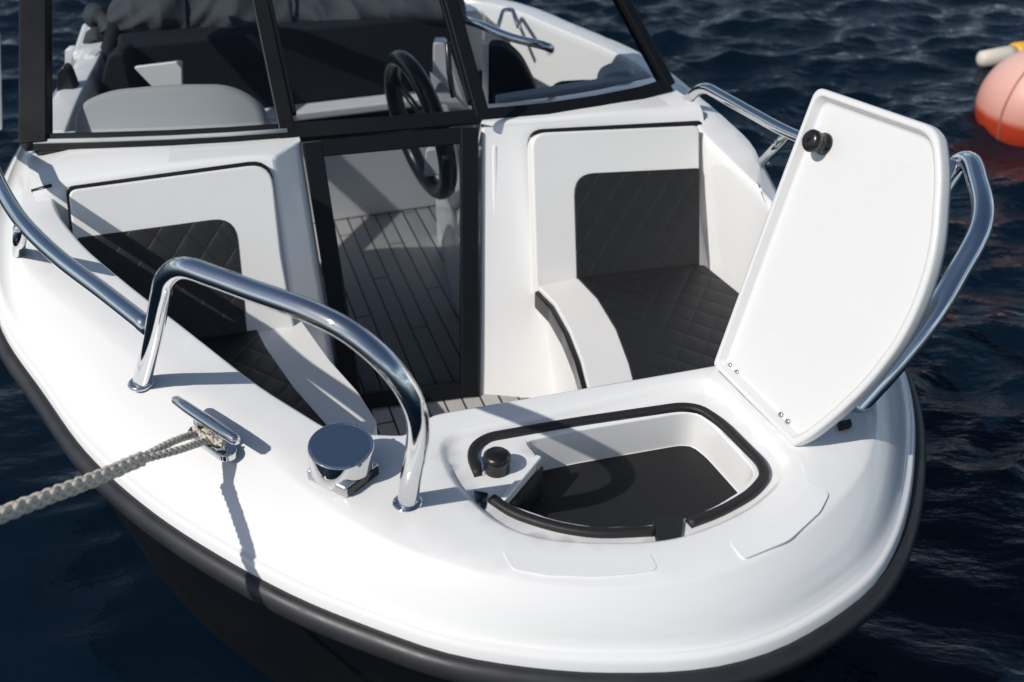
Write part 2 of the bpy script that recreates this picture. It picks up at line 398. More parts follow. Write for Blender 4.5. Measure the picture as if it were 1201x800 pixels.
# ---- rub rail and hull
prof = [(-.004, .004), (.010, .002), (.020, -.006), (.025, -.017), (.025, -.030), (.020, -.040), (.009, -.047), (-.006, -.049)]
MB().sweep(E0, OUT0, [Vector((0, 0, 1))] * N, prof).build('rub_rail', RUB, boat)
def hrow(k, z, ins):
    L = []
    for p, n in zip(E0, OUT0):
        lat, aft = bf(p); c = B(-.15, max(aft, .9), 0); q = (p - n * ins).lerp(c, k)
        L.append(Vector((q.x, q.y, p.z - .05 if z is None else z)))
    return L
h = MB(); h.loft([hrow(0, None, .004), hrow(.05, .42, .01), hrow(.10, .15, .015), hrow(.30, -.05, .02), hrow(.8, -.25, .02), hrow(1, -.3, 0)])
tr = hrow(0, None, .004); bt = hrow(.30, -.05, .02)
h.f.append(tuple(h.add([tr[0], tr[-1], bt[-1], bt[0]]) + k for k in range(4)))
h.build('hull', HULL, boat)
# ---- floor
fl = [liner_row(.03, z=.2)[i] for i in range(0, len(CK), 3)]
MB().slab(fl, (0, 0, 1), .02).build('teak_floor', TEAK, boat, uvplane=(O, NL, UA))
# transom inner wall / aft deck
MB().slab([Bz(-.97, 2.99, -.003), Bz(-1.0, 2.66, -.003), Bz(.48, 2.66, -.003), Bz(.42, 2.99, -.003)], (0, 0, 1), .5).build('stern_deck', GEL, boat, bevel=.02)

# ---- bulkheads
P1, P2, P3 = at(352, 172, .87), at(562, 152, .87), at(560, 462, .2)
PN = (P2 - P1).cross(P3 - P1).normalized()
if PN.y > 0: PN = -PN                      # towards the bow
PX = (P2 - P1).normalized(); PU = PN.cross(PX); PU = PU if PU.z > 0 else -PU
def onb(x, y, off=0.0): return hit(x, y, P1 + PN * off, PN)
# right console
WBZ = .885
cR = MB()
ft = [onb(564, 150), onb(622, 147), onb(720, 139), onb(824, 131)]
fb = [p - PU * ((p.z - .19) / PU.z) for p in ft]; fb = [p - UA * .085 for p in fb]; fb[0] = onb(561, 468)
def lowered(p, z): return Vector((p.x, p.y, z)) + PU * 0
wb = [at(566, 140, WBZ), at(640, 133, WBZ), at(720, 121, WBZ), at(790, 104, WBZ - .01)]
wb2 = [p + UA * .16 + Vector((0, 0, -.02)) for p in wb]
rowm = [a + (b - a) * .12 + Vector((0, 0, .012)) for a, b in zip(ft, wb)]
cR.loft([crom(fb, 16), crom(ft, 16), crom(rowm, 16), crom(wb, 16), crom(wb2, 16)])
cR.v  # side wall of the console towards the walkway
s0 = fb[0]; s1 = ft[0]
side = [s0, s1, wb[0], wb2[0] + UA * .45 + Vector((0, 0, -.05)), Vector((wb2[0].x, wb2[0].y, .2)) + UA * .45]
side2 = [p + NL * .03 for p in side]
i0 = cR.add(side); cR.f.append(tuple(range(i0, i0 + 5)))
conR = cR.build('console', GEL, boat, merge=.001, bevel=.012, ang=40)
MB().bar(onb(580, 170, -.001), onb(583, 462, -.001), .014, .010, PX).build('corner_moulding', GEL, conR, bevel=.005)
# left console: front face, chamfer to the door post
cL = MB(); FO = .08
lt_ = [onb(40, 232, FO), onb(85, 216, FO), onb(200, 199, FO), onb(300, 188, FO), onb(322, 190, FO), onb(353, 170, 0.0)]
lb_ = [p - PU * ((p.z - .19) / PU.z) for p in lt_[:-1]] + [onb(404, 486)]
lb_[0] += NL * .34; lb_[1] += NL * .22; lb_[2] += NL * .04
lw = [at(30, 180, WBZ - .03), at(80, 172, WBZ), at(200, 168, WBZ), at(290, 164, WBZ), at(330, 161, WBZ), at(350, 158, WBZ)]
lw2 = [p + UA * .16 + Vector((0, 0, -.02)) for p in lw]
lm = [a + (b - a) * .12 + Vector((0, 0, .010)) for a, b in zip(lt_, lw)]
cL.loft([lb_, lt_, lm, lw, lw2])
q = [lb_[-1], lt_[-1], lw[-1], lw2[-1] + UA * .06 + Vector((0, 0, -.06)), Vector((lw2[-1].x, lw2[-1].y, .2)) + UA * .06]
i0 = cL.add(q); cL.f.append(tuple(range(i0, i0 + 5)))
conL = cL.build('console', GEL, boat, merge=.001, bevel=.012, ang=30)

# ---- bow seats
def pads(L, off, th, name, mt, par, r=.03, bev=.012, uv=False):
    P = fillet_closed([onb(x, y, off) for x, y in L], r, 6)
    return MB().slab(P, PN, th).build(name, mt, par, bevel=bev, segs=4, uvplane=(P1, PX, PU) if uv else None)
def flat(L, z, th, name, mt, par, r=.02, bev=.012, uv=False):
    P = fillet_closed([at(x, y, z) for x, y in L], r, 6)
    return MB().slab(P, (0, 0, 1), th).build(name, mt, par, bevel=bev, segs=4, uvplane=(P1, NL, UA) if uv else None)
SZ = .51
def seat(kind):
    if kind == 'R':
        base = flat([(618, 350), (640, 365), (662, 400), (676, 440), (690, 480), (720, 560), (900, 480), (890, 350), (830, 318)], SZ - .075, SZ - .28, 'bow_seat', GELB, boat, .02, .012)
        flat([(626, 341), (644, 360), (660, 388), (673, 420), (683, 455), (695, 500), (880, 470), (850, 352), (812, 330), (700, 328)], SZ - .012, .055, 'piping', BLK, base, .01, .006)
        flat([(630, 335), (650, 355), (668, 387), (681, 420), (690, 455), (700, 500), (880, 470), (850, 350), (812, 328), (700, 322)], SZ, .04, 'cushion', WVIN, base, .01, .010)
        flat([(676, 324), (700, 349), (722, 385), (737, 425), (746, 460), (750, 500), (886, 470), (868, 344), (826, 310)], SZ + .004, .03, 'seat_panel', QUI, base, .01, .006, True)
        pads([(619, 152), (825, 141), (826, 335), (625, 345)], .018, .016, 'piping', BLK, base, [.045, .02, .01, .01], .004)
        pads([(623, 156), (821, 147), (820, 340), (629, 348)], .08, .06, 'backrest', WVIN, base, [.045, .02, .01, .01], .012)
        pads([(673, 204), (821, 197), (821, 335), (677, 342)], .084, .03, 'backrest_panel', QUI, base, [.06, .008, .01, .01], .004, True)
    else:
        F = FO
        base = flat([(130, 392), (340, 392), (375, 432), (410, 470), (440, 510), (430, 560), (300, 560), (190, 480)], SZ - .075, SZ - .28, 'bow_seat', GELB, boat, .02, .012)
        flat([(60, 380), (346, 380), (382, 428), (414, 463), (436, 500), (425, 540), (300, 560), (120, 470)], SZ - .012, .055, 'piping', BLK, base, .01, .006)
        flat([(60, 375), (346, 366), (386, 422), (420, 460), (442, 495), (430, 540), (300, 560), (120, 470)], SZ, .04, 'cushion', WVIN, base, .01, .010)
        flat([(60, 378), (290, 366), (312, 408), (345, 455), (392, 508), (380, 545), (300, 560), (120, 470)], SZ + .004, .03, 'seat_panel', QUI, base, .01, .006, True)
        pads([(76, 219), (318, 186), (330, 300), (350, 400), (100, 420)], F + .018, .016, 'piping', BLK, base, [.02, .06, .02, .01, .01], .004)
        pads([(80, 223), (318, 191), (330, 300), (348, 398), (98, 420)], F + .06, .045, 'backrest', WVIN, base, [.02, .06, .02, .01, .01], .012)
        pads([(90, 279), (276, 254), (291, 400), (105, 415)], F + .064, .03, 'backrest_panel', QUI, base, [.008, .06, .01, .01], .004, True)
seat('R'); seat('L')
# ---- walkway door under the centre pane
DQ = {'tl': (354, 168), 'tr': (561, 149), 'br': (559, 464), 'bl': (407, 482)}
def dp(s, t, off=.004):                   # s across, t up
    a = onb(*DQ['bl'], off).lerp(onb(*DQ['br'], off), s); b = onb(*DQ['tl'], off).lerp(onb(*DQ['tr'], off), s); return a.lerp(b, t)
dr = MB(); fw = .055
dr.bar(dp(.055, 0), dp(.055, 1), .052, .03, PX); 
dfr = dr.build('companion_door', FRM, boat, bevel=.004)
MB().bar(dp(.945, 0), dp(.945, 1), .050, .03, PX).build('door_stile', FRM, dfr, bevel=.004)
MB().bar(dp(.10, .03), dp(.90, .03), .045, .026, PU).build('door_rail', FRM, dfr, bevel=.004)
MB().bar(dp(.10, .975), dp(.90, .975), .045, .026, PU).build('door_rail', FRM, dfr, bevel=.004)
MB().slab([dp(.06, .03, -.004), dp(.94, .03, -.004), dp(.94, .97, -.004), dp(.06, .97, -.004)], PN, .005).build('door_glass', GLD, dfr, smooth=False)
MB().bar(dp(.905, .05, .010), dp(.905, .95, .010), .006, .006, PX).build('door_seal', GASK, dfr)
# ---- windscreen
wbase = [(42, 172), (120, 170), (200, 167), (270, 163), (338, 158), (450, 149), (566, 138), (640, 131), (700, 122), (750, 112), (784, 102)]
WP = [at(x, y, WBZ) for x, y in wbase]
keyr = {0: at(42, 0, 1.17), 4: at(305, 0, 1.17), 6: at(528, 0, 1.17), 10: at(729, 0, 1.12)}
rk = {}
for k, v in keyr.items(): rk[k] = (v - WP[k]) / (v.z - WBZ)
def rake(i):
    ks = sorted(rk); 
    for a, b in zip(ks, ks[1:]):
        if a <= i <= b: return rk[a].lerp(rk[b], (i - a) / (b - a))
RK = [rake(i) for i in range(11)]
WH = .52
def wpt(i, h): return WP[i] + RK[i] * h
i_frame = MB()
def wn(i):
    t = (WP[min(i + 1, 10)] - WP[max(i - 1, 0)]).normalized(); return t.cross(RK[i]).normalized()
def rail_rows(h0, h1, th, a, b, off=0):
    R_ = []
    for i in range(a, b + 1):
        n = wn(i); p0 = wpt(i, h0) + n * off; p1 = wpt(i, h1) + n * off
        R_.append([p0 - n * th, p0 + n * th, p1 + n * th, p1 - n * th])
    return R_
ws = MB(); ws.loft(rail_rows(-.014, .020, .016, 0, 10), True, True, True)
wsf = ws.build('windscreen', FRM, boat, bevel=.004)
MB().loft(rail_rows(WH - .02, WH + .02, .014, 0, 10), True, True, True).build('top_rail', FRM, wsf, bevel=.004)
MB().loft(rail_rows(.000, .007, .006, 0, 4, .014), True, True, True).build('trim_strip', STEEL if False else DASH, wsf)
def post(i, w, th, wn_=None):
    n = wn(i); p = wpt(i, .03); q_ = wpt(i, WH); t = (WP[min(i + 1, 10)] - WP[max(i - 1, 0)])
    MB().bar(p - RK[i] * .03, q_, w, th, t).build('post', FRM, wsf, bevel=.005)
post(0, .075, .05); post(4, .045, .035); post(6, .040, .035); post(10, .035, .04)
# secondary frame line beside the middle posts (opening centre pane)
for i, j, f in ((4, 5, .09), (6, 5, .07)):
    p = wpt(i, .04).lerp(wpt(j, .04), f); q_ = wpt(i, WH - .02).lerp(wpt(j, WH - .02), f * .9)
    MB().bar(p, q_, .022, .022, PX).build('sash', FRM, wsf, bevel=.003)
for a, b in ((0, 4), (4, 6), (6, 10)):
    g = MB(); g.loft([[wpt(i, .03) for i in range(a, b + 1)], [wpt(i, WH - .01) for i in range(a, b + 1)]])
    g.build('glass_pane', GLS, wsf, recalc=False)

# ---- grab rails
RR = .0185
F1, F2 = at(166, 449, .742), at(478, 590, .752)
ax = (F2 - F1).normalized(); sd = ax.cross(Vector((0, 0, 1)))
upv = Vector((0, 0, 1)) * math.cos(math.radians(12)) + sd * math.sin(math.radians(12)); nn = ax.cross(upv)
h_ = lambda x, y: hit(x, y, F1, nn)
pth = crom([F1] + [h_(x, y) for x, y in [(179, 396), (189, 346), (196, 324), (216, 314), (252, 325), (293, 340), (367, 367), (412, 391), (454, 427), (477, 458), (489, 488), (490, 512), (482, 560)]] + [F2], 110)
gr = MB().tube(pth, RR, 24).build('grab_rail', CHR, boat)
def flange(p, par, ax_=(0, 0, 1), r=.027): MB().revolve(p - Vector((0, 0, .002)), ax_, [(r, 0), (r, .004), (r - .004, .007), (RR * .9, .008)], 24).build('flange', CHR, par)
flange(F1, gr, r=.028); flange(F2, gr, r=.028)
# aft part, left
jt = h_(176, 385)
aL = [jt, atd(125, 345, .20), atd(70, 303, .19), atd(28, 262, .18), atd(2, 222, .16), atd(-25, 160, .15), atd(-45, 120, .15), atd(-60, 135, .0)]
sr = MB().tube(crom(aL[:-2], 40) + [aL[-1]], RR * .95, 20).build('side_rail', CHR, boat)
MB().tube([atd(24, 268, .175), atd(22, 298, -.02)], RR * .8, 16).build('stanchion', CHR, sr)
# right side
G1, G2 = at(1000, 378, .775), at(1002, 480, .748)
ax = (G2 - G1).normalized(); sd = ax.cross(Vector((0, 0, 1)))
upv = Vector((0, 0, 1)) * math.cos(math.radians(-38)) + sd * math.sin(math.radians(-38)); nn2 = ax.cross(upv)
g_ = lambda x, y: hit(x, y, G1, nn2)
pth = crom([G1] + [g_(x, y) for x, y in [(1062, 290), (1112, 210), (1126, 190), (1137, 190), (1147, 215), (1153, 248), (1147, 276), (1121, 324), (1094, 370), (1052, 424), (1020, 460)]] + [G2], 110)
gr2 = MB().tube(pth, .0225, 24).build('grab_rail', CHR, boat)
flange(G1, gr2, r=.023); flange(G2, gr2, r=.023)
jt2 = g_(1112, 207)
aR = [atd(799, 124, -.0), atd(824, 100, .10), atd(925, 157, .17), atd(1020, 190, .25), jt2]
sr2 = MB().tube(fillet(aR, [0, .05, .1, .1, 0], 8), RR * .85, 20).build('side_rail', CHR, boat)
MB().tube([atd(924, 158, .165), atd(893, 191, -.01)], RR * .75, 16).build('stanchion', CHR, sr2)
MB().revolve(atd(893, 191, -.012), (0, 0, 1), [(.022, 0), (.022, .005), (.014, .008)], 20).build('flange', CHR, sr2)
MB().tube([jt2 - (jt2 - aR[3]).normalized() * .035, jt2 + (jt2 - aR[3]).normalized() * .005], RR * 1.12, 20).build('collar', CHR, gr2)

# ---- locker lid, propped open
A_, B_ = at(836, 428, .762), at(930, 524, .758)
C_ = Vector((.588, 1.97, 1.318))
ln = (B_ - A_).cross(C_ - A_).normalized()
if ln.x > 0: ln = -ln                       # the inner face looks to the boat's starboard
L_ = lambda x, y, off=0: hit(x, y, A_ + ln * off, ln)
olp = [(836, 428), (860, 362), (905, 238), (957, 101), (1100, 150), (1106, 200), (1100, 290), (1083, 350), (1058, 402), (1020, 452), (980, 490), (948, 515), (930, 524)]
lraw = [L_(x, y) for x, y in olp]
lc = sum(lraw, Vector()) / len(lraw)
LFR = [.010, .2, .2, .022, .03, .1, .1, .1, .1, .1, .1, .03, .008]
def lid_loop(d_, o_):                      # mitred inset of the outline by d_, raised by o_
    m_ = len(lraw); out = []
    nrm = []
    for i in range(m_):
        t = (lraw[(i + 1) % m_] - lraw[i]).normalized(); n_ = ln.cross(t); nrm.append(n_ if n_.dot(lc - lraw[i]) > 0 else -n_)
    for i in range(m_):
        a, b = nrm[i - 1], nrm[i]; out.append(lraw[i] + (a + b) * (d_ / max(.25, 1 + a.dot(b))) + ln * o_)
    return fillet_closed(out, LFR, 6)
lid = MB()
lid.loft([lid_loop(.012, -.030), lid_loop(.003, -.027), lid_loop(0, -.018), lid_loop(0, -.003), lid_loop(.002, .001), lid_loop(.006, .003), lid_loop(.011, .003), lid_loop(.014, .0018), lid_loop(.019, -.012), lid_loop(.022, -.0148), lid_loop(.027, -.0155)], True, True, True)
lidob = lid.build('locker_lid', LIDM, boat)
m = lidob.modifiers.new('wn', 'WEIGHTED_NORMAL')
kb = L_(967, 169, -.0155)
kn = MB().revolve(kb, ln, [(.021, 0), (.021, .005), (.017, .008), (.015, .022), (.021, .026), (.022, .036), (.018, .042), (.010, .044)], 28).build('knob', BLK, lidob)
MB().bar(kb + ln * .03 + Vector((0, 0, -.01)), kb + ln * .03 + Vector((0, 0, .014)) , .012, .03, UA).build('knob_tab', BLK, kn, bevel=.003)
for x, y in [(856, 429), (864, 437), (916, 487), (924, 495)]:
    MB().revolve(L_(x, y, -.0145), ln, [(.0062, 0), (.0062, .002), (.004, .0035), (.001, .003)], 16).build('screw', STEEL, lidob)
hb = MB(); hb.tube([A_ - ln * .012 + (B_ - A_) * .06 - Vector((0, 0, .004)), A_ - ln * .012 + (B_ - A_) * .94 - Vector((0, 0, .004))], .008, 12)
hb.build('hinge', CHR, lidob)
MB().slab([atd(x, y, .012) for x, y in [(982, 494), (998, 490), (1000, 497), (985, 501)]], (0, 0, 1), .012).build('lid_stop', BLK, deck, bevel=.003)

# ---- cleat
c0, c1 = at(204, 468, .80), at(279, 518, .80)
cx = (c1 - c0).normalized(); zc = zd(c0)
Pc = [c0 + (c1 - c0) * t for t in (0, .04, .25, .5, .75, .96, 1)]
cl = MB().tube(Pc, [.006, .0105, .0115, .012, .0115, .0105, .006], 20).build('cleat', CHR, boat)
for t in (.38, .66):
    p = c0 + (c1 - c0) * t
    MB().tube([Vector((p.x, p.y, .804)), Vector((p.x, p.y, .742))], [.009, .012], 18).build('post', CHR, cl)
pb0 = Vector((c0.x, c0.y, .757)); pb1 = Vector((c1.x, c1.y, .757)); 
sdv = Vector((-cx.y, cx.x, 0)).normalized()
def stadium(p, q, r, n=10):
    t = (q - p).normalized(); s_ = Vector((-t.y, t.x, 0)); out = []
    for k in range(n + 1): a = -math.pi / 2 + math.pi * k / n; out.append(q + t * math.cos(a) * r + s_ * math.sin(a) * r)
    for k in range(n + 1): a = math.pi / 2 + math.pi * k / n; out.append(p + t * math.cos(a) * r + s_ * math.sin(a) * r)
    return out
MB().slab(stadium(pb0.lerp(pb1, .32), pb0.lerp(pb1, .78), .019), (0, 0, 1), .016).build('base_plate', CHR, cl, bevel=.003)

# ---- bow light: chrome drum on a wedge foot
l0 = atd(403, 556)
lx = (atd(440, 552) - atd(385, 575)).normalized(); ly = Vector((-lx.y, lx.x, 0))
ft_ = [at(360, 562, .756), at(406, 585, .756), at(446, 555, .756), at(400, 534, .756)]
bl = MB().slab([p + Vector((0, 0, .024)) for p in ft_], (0, 0, 1), .026).build('bow_light', BRUSH, boat, bevel=.005)
cen = at(401, 543, .777)
tl = Vector((.06, -.10, 1)).normalized()
MB().revolve(cen, tl, [(.0585, -.010), (.0595, -.004), (.0595, .0005), (.0595, .0435), (.0590, .0455), (.0575, .0465), (.0555, .0465), (.0545, .0455), (.0535, .0452), (.0525, .0452), (.02, .0452), (.001, .0452)], 56).build('light_housing', CHR, bl)
e0, e1 = ft_[1].lerp(ft_[2], .06), ft_[1].lerp(ft_[2], .94); on_ = (e1 - e0).cross(Vector((0, 0, 1))).normalized()
MB().slab([e0 + on_ * .003 + Vector((0, 0, .003)), e1 + on_ * .003 + Vector((0, 0, .003)), e1 + on_ * .003 + Vector((0, 0, .021)), e0 + on_ * .003 + Vector((0, 0, .021))], on_, .004).build('light_lens', LENS, bl, bevel=.001)
for x, y in ((375, 507), (419, 498)):
    MB().tube([at(x, y + 14, .80), at(x, y, .822)], .0035, 8).build('screw', CHR, bl)

# ---- interior behind the windscreen
def up(L, Y, depth, name, mt, par, r=.03, bev=.015):
    P = fillet_closed([atY(x, y, Y) for x, y in L], r, 6)
    return MB().slab(P, (0, -1, 0), depth).build(name, mt, par, bevel=bev, segs=4)
pod_n = Vector((-.05, -.84, .54)).normalized(); pod_p = atY(200, 150, 2.78)
pp = fillet_closed([hit(x, y, pod_p, pod_n) for x, y in [(84, 182), (86, 122), (125, 104), (200, 97), (268, 97), (306, 118), (320, 182)]], .07, 8)
MB().slab(pp, pod_n, .07).build('dash_pod', DASH, conL, bevel=.02, segs=4)
rd = [wb2[0] + NL * .10 + Vector((0, 0, .004)), wb2[3] + Vector((0, 0, .004)), wb2[3] + UA * .05 + Vector((0, 0, .006)), wb2[0] + NL * .10 + UA * .05 + Vector((0, 0, .006))]
MB().slab(rd, (0, 0, 1), .03).build('dash_top', DASH, conR, bevel=.008)
up([(700, 118), (704, 92), (722, 84), (742, 84), (752, 100), (755, 112)], 3.26, .10, 'instrument_hood', DASH, conR, .03, .012)
up([(636, 116), (655, 100), (690, 98), (735, 106), (740, 116)], 3.34, .04, 'dash_pad', NAVY, conR, .02, .008)
up([(497, 208), (499, 176), (528, 172), (530, 205)], 3.12, .14, 'switch_panel', GELB, conR, .012, .006)
# steering wheel
wc = atY(492, 148, 3.14); wax = Vector((.88, .42, .15)).normalized()
xw = wax.cross(Vector((0, 0, 1))).normalized(); yw = wax.cross(xw)
Wr = .212
sw = MB().tube([wc + (xw * math.cos(2 * math.pi * k / 64) + yw * math.sin(2 * math.pi * k / 64)) * Wr for k in range(65)], .028, 16).build('steering_wheel', BLK, conR)
for a in (math.pi / 2, math.pi * 7 / 6, math.pi * 11 / 6):
    MB().tube([wc + wax * .03, wc + (xw * math.cos(a) + yw * math.sin(a)) * Wr * .97], .011, 10).build('spoke', BLK, sw)
MB().revolve(wc - wax * .0, wax, [(.04, -.01), (.045, .02), (.03, .05)], 24).build('hub', BLK, sw)
# rear bench
AB = 2.38
be = MB().slab([B(-.83, AB, .2), B(.50, AB, .2), B(.50, AB, .53), B(-.83, AB, .53)], -UA, .6).build('rear_bench', GELB, boat, bevel=.01)
MB().slab([B(-.62, AB - .012, .545), B(.30, AB - .012, .545), B(.30, AB - .012, .575), B(-.62, AB - .012, .575)], -UA, .5).build('cushion', WVIN, be, bevel=.008)
MB().slab([B(-.80, AB + .01, .575), B(.48, AB + .01, .575), B(.48, AB + .01, .61), B(-.80, AB + .01, .61)], -UA, .5).build('cushion', NAVY, be, bevel=.008)
MB().slab([B(-.62, AB - .012, .61), B(.30, AB - .012, .61), B(.30, AB - .012, .64), B(-.62, AB - .012, .64)], -UA, .5).build('cushion', WVIN, be, bevel=.008)
MB().slab([B(-.84, AB + .06, .64), B(.34, AB + .06, .64), B(.34, AB + .10, .90), B(-.84, AB + .10, .90)], -UA, .14).build('bench_back', NAVY, be, bevel=.02)
# folded canopy on the stern
ca, cb = atY(128, 22, 3.72), atY(545, 14, 3.95)
rows = []; nseg = 260; nr = 56
cax = (cb - ca).normalized(); cs = Vector((0, 0, 1)); cd = cax.cross(cs).normalized()
for i in range(nseg + 1):
    t = i / nseg; r0 = .125 * (min(1, (t + .005) * 12) ** .5) * (min(1, (1.005 - t) * 12) ** .5); base = ca.lerp(cb, t) + Vector((0, 0, .02 * math.sin(t * 9)))
    row = []
    for k in range(nr):
        a = 2 * math.pi * k / nr
        dq = t * 13 - math.cos(a) * 1.7 * (1 if t < .5 else -.6)
        fold = (.5 - abs(noise.noise(Vector((dq * 1.0, math.sin(a) * 1.1, math.cos(a) * .8))))) * .030 + (.5 - abs(noise.noise(Vector((dq * 1.7, math.sin(a) * 2 + 5, math.cos(a)))))) * .010 + noise.noise(Vector((t * 7, a * 1.2, 8))) * .035 - .012
        rr_ = r0 + fold * min(1, r0 / .1)
        row.append(base + (cs * math.cos(a) * .95 + cd * math.sin(a) * 1.25) * rr_)
    rows.append(row)
cab = MB().loft(rows, True, True, True).build('canopy_boot', CANV, boat)
for t in (.22, .5, .8):
    p = ca.lerp(cb, t)
    MB().tube([p + (cs * math.cos(2 * math.pi * k / 24) * .97 + cd * math.sin(2 * math.pi * k / 24) * 1.25) * .128 for k in range(25)], .006, 6).build('strap', NAVY, cab)
MB().tube([atY(140, 20, 3.7), atY(128, 60, 3.6), atY(118, 100, 3.5)], .03, 12).build('canopy_arm', NAVY, cab)
MB().tube(crom([atY(108, 18, 3.75), atY(120, 22, 3.72), atY(132, 40, 3.7), atY(110, 48, 3.68), atY(128, 66, 3.66), atY(140, 100, 3.5)], 40), [.034 + .009 * math.sin(i * .9) + .006 * math.sin(i * 2.3) for i in range(40)], 12).build('canopy_tie', CANV, cab)
# passenger seat (dark) left and helm seat right
ps = up([(112, 150), (116, 100), (126, 62), (146, 60), (156, 108), (160, 150)], 3.35, .10, 'passenger_seat', NAVY, boat, .03, .02)
hs = up([(572, 150), (572, 56), (592, 56), (612, 72), (630, 108), (640, 150)], 3.45, .10, 'helm_seat', NAVY, boat, .04, .02)
up([(566, 150), (566, 52), (573, 52), (573, 150)], 3.44, .05, 'seat_trim', WVIN, hs, .004, .003)
up([(506, 150), (508, 50), (522, 50), (548, 128), (550, 150)], 3.5, .06, 'side_panel', GELB, boat, .01, .01)
up([(84, 110), (86, 82), (100, 64), (113, 66), (112, 110)], 3.5, .06, 'side_panel', GELB, boat, .01, .01)
up([(186, 110), (156, 79), (213, 72), (214, 110)], 3.34, .015, 'side_panel', GELB, boat, .01, .01)
up([(76, 78), (76, 58), (85, 57), (85, 80)], 3.8, .04, 'fuel_filler', GELB, boat, .01, .006)
# wiper and gear on the right
MB().tube([atY(525, 50, 2.75), atY(527, 85, 2.75), atY(532, 114, 2.74)], .008, 10).build('wiper', BLK, wsf)
srr = MB().tube(crom([atd(535, 22, .03), atd(560, 28, .09), atd(600, 44, .09), atd(642, 55, .09), atd(645, 62, .02)], 30), .014, 14).build('stern_rail', CHR, boat)
MB().tube(fillet([atd(584, 33, 0), atd(590, 12, .02), atd(601, 11, .02), atd(608, 31, 0)], .03, 6), .008, 12).build('stern_cleat', CHR, boat)
up([(66, 112), (66, 84), (74, 78), (80, 84), (96, 128), (70, 140)], 3.2, .05, 'side_pocket', BLK, boat, .02, .01)
# small black fitting on the left gunwale and stern light pole
MB().tube([atd(37, 224, .012), atd(60, 220, .016), atd(74, 217, .012)], [.004, .010, .004], 12).build('snap_hook', BLK, boat)
sp_ = MB().tube([atd(-1, 150, .0), atd(-3, 40, .12)], .008, 12).build('light_pole', GELB, boat)

# ================================================================== MOORING ROPE
rope = empty('mooring_rope', at(240, 512, .755), 'pale grey braided mooring rope running from the bow cleat out over the water', 'rope')
def braid(P, R, name, par, nst=4, pitch=5.0):
    L = sum((b - a).length for a, b in zip(P, P[1:])); n = int(L / (R * .35)) + 2; P = resamp(P, n)
    mb = MB(); T = [(P[min(i + 1, n - 1)] - P[max(i - 1, 0)]).normalized() for i in range(n)]
    x = T[0].cross(Vector((0, 0, 1))).normalized(); fr = []
    for i in range(n):
        x = (x - T[i] * x.dot(T[i])).normalized(); fr.append((x.copy(), T[i].cross(x)))
    step = L / (n - 1)
    for dr_ in (1, -1):
        for k in range(nst):
            path = []
            for i in range(n):
                s_ = i * step; a = dr_ * (2 * math.pi * s_ / (R * pitch)) + 2 * math.pi * k / nst + (0 if dr_ > 0 else math.pi / nst)
                rad = R * .66 + R * .09 * dr_ * math.cos(nst * a)
                rad *= 1 + .06 * math.sin(s_ * 37 + k)
                path.append(P[i] + fr[i][0] * math.cos(a) * rad + fr[i][1] * math.sin(a) * rad)
            mb.tube(path, R * .42, 8)
    return mb.build(name, ROPE, par)
J = at(166, 538, .84)
far = [J, at(110, 562, .892), at(55, 583, .932), at(0, 604, .962), at(-80, 634, 1.0), at(-260, 700, 1.08)]
far += [far[-1] + (far[-1] - far[-2]) * k for k in (1.2, 2.6, 4.5)]
braid(crom(far, 90), .0120, 'rope_braid', rope, 4, 7.5)
for a, b_, c_ in (((234, 508), (205, 517), .772), ((246, 517), (212, 527), .772)):
    braid(crom([at(250, 505, .775) if a[0] < 240 else at(262, 520, .772), at(*a, c_), at(*b_, .81), J + (at(156, 542, .85) - J) * .8], 30), .0070, 'rope_leg', rope, 3, 5.5)
# turns round the cleat posts
cm = c0.lerp(c1, .52)
loop = []
for k in range(19):
    a = 2 * math.pi * k / 14
    loop.append(Vector((cm.x, cm.y, .772 + .012 * k / 28)) + cx * math.cos(a) * .032 + sdv * math.sin(a) * .018)
braid(loop, .0062, 'rope_turn', rope, 3, 5.5)

# ================================================================== BUOY AND FLOAT
bc = atY(1213, 142, 4.95)
buoy = empty('mooring_buoy', (bc.x, bc.y, 0), 'large faded pink round mooring buoy floating in the water, right of the boat', 'buoy')
bm_ = bpy.data.materials.new('faded_buoy'); bm_.use_nodes = True; nt = bm_.node_tree; bb = nt.nodes['Principled BSDF']; bb.inputs['Roughness'].default_value = .45
tc = nt.nodes.new('ShaderNodeTexCoord'); sp = nt.nodes.new('ShaderNodeSeparateXYZ'); nt.links.new(tc.outputs['Object'], sp.inputs[0])
nz = nt.nodes.new('ShaderNodeTexNoise'); nz.inputs['Scale'].default_value = 6; nz.inputs['Detail'].default_value = 6; nt.links.new(tc.outputs['Object'], nz.inputs['Vector'])
lv_ = math_node(nt, 'ADD', sp.outputs[2], math_node(nt, 'MULTIPLY', nz.outputs['Fac'], .05))
cr = nt.nodes.new('ShaderNodeValToRGB'); cr.color_ramp.elements[0].position = .085; cr.color_ramp.elements[0].color = (.45, .045, .015, 1); cr.color_ramp.elements[1].position = .12; cr.color_ramp.elements[1].color = (.64, .29, .235, 1)
ce = cr.color_ramp.elements.new(.34); ce.color = (.72, .44, .38, 1)
nt.links.new(lv_, cr.inputs[0]); nt.links.new(cr.outputs[0], bb.inputs['Base Color'])
BR = .285; bz = .09
prof_ = [(max(.001, BR * math.sin(math.pi * k / 32)), -BR * math.cos(math.pi * k / 32)) for k in range(33)]
MB().revolve((bc.x, bc.y, bz), (0, 0, 1), prof_, 48).build('buoy_body', bm_, buoy)
SEAM = mat('buoy_seam', (.35, .14, .11), .5)
ang0 = math.radians(212)
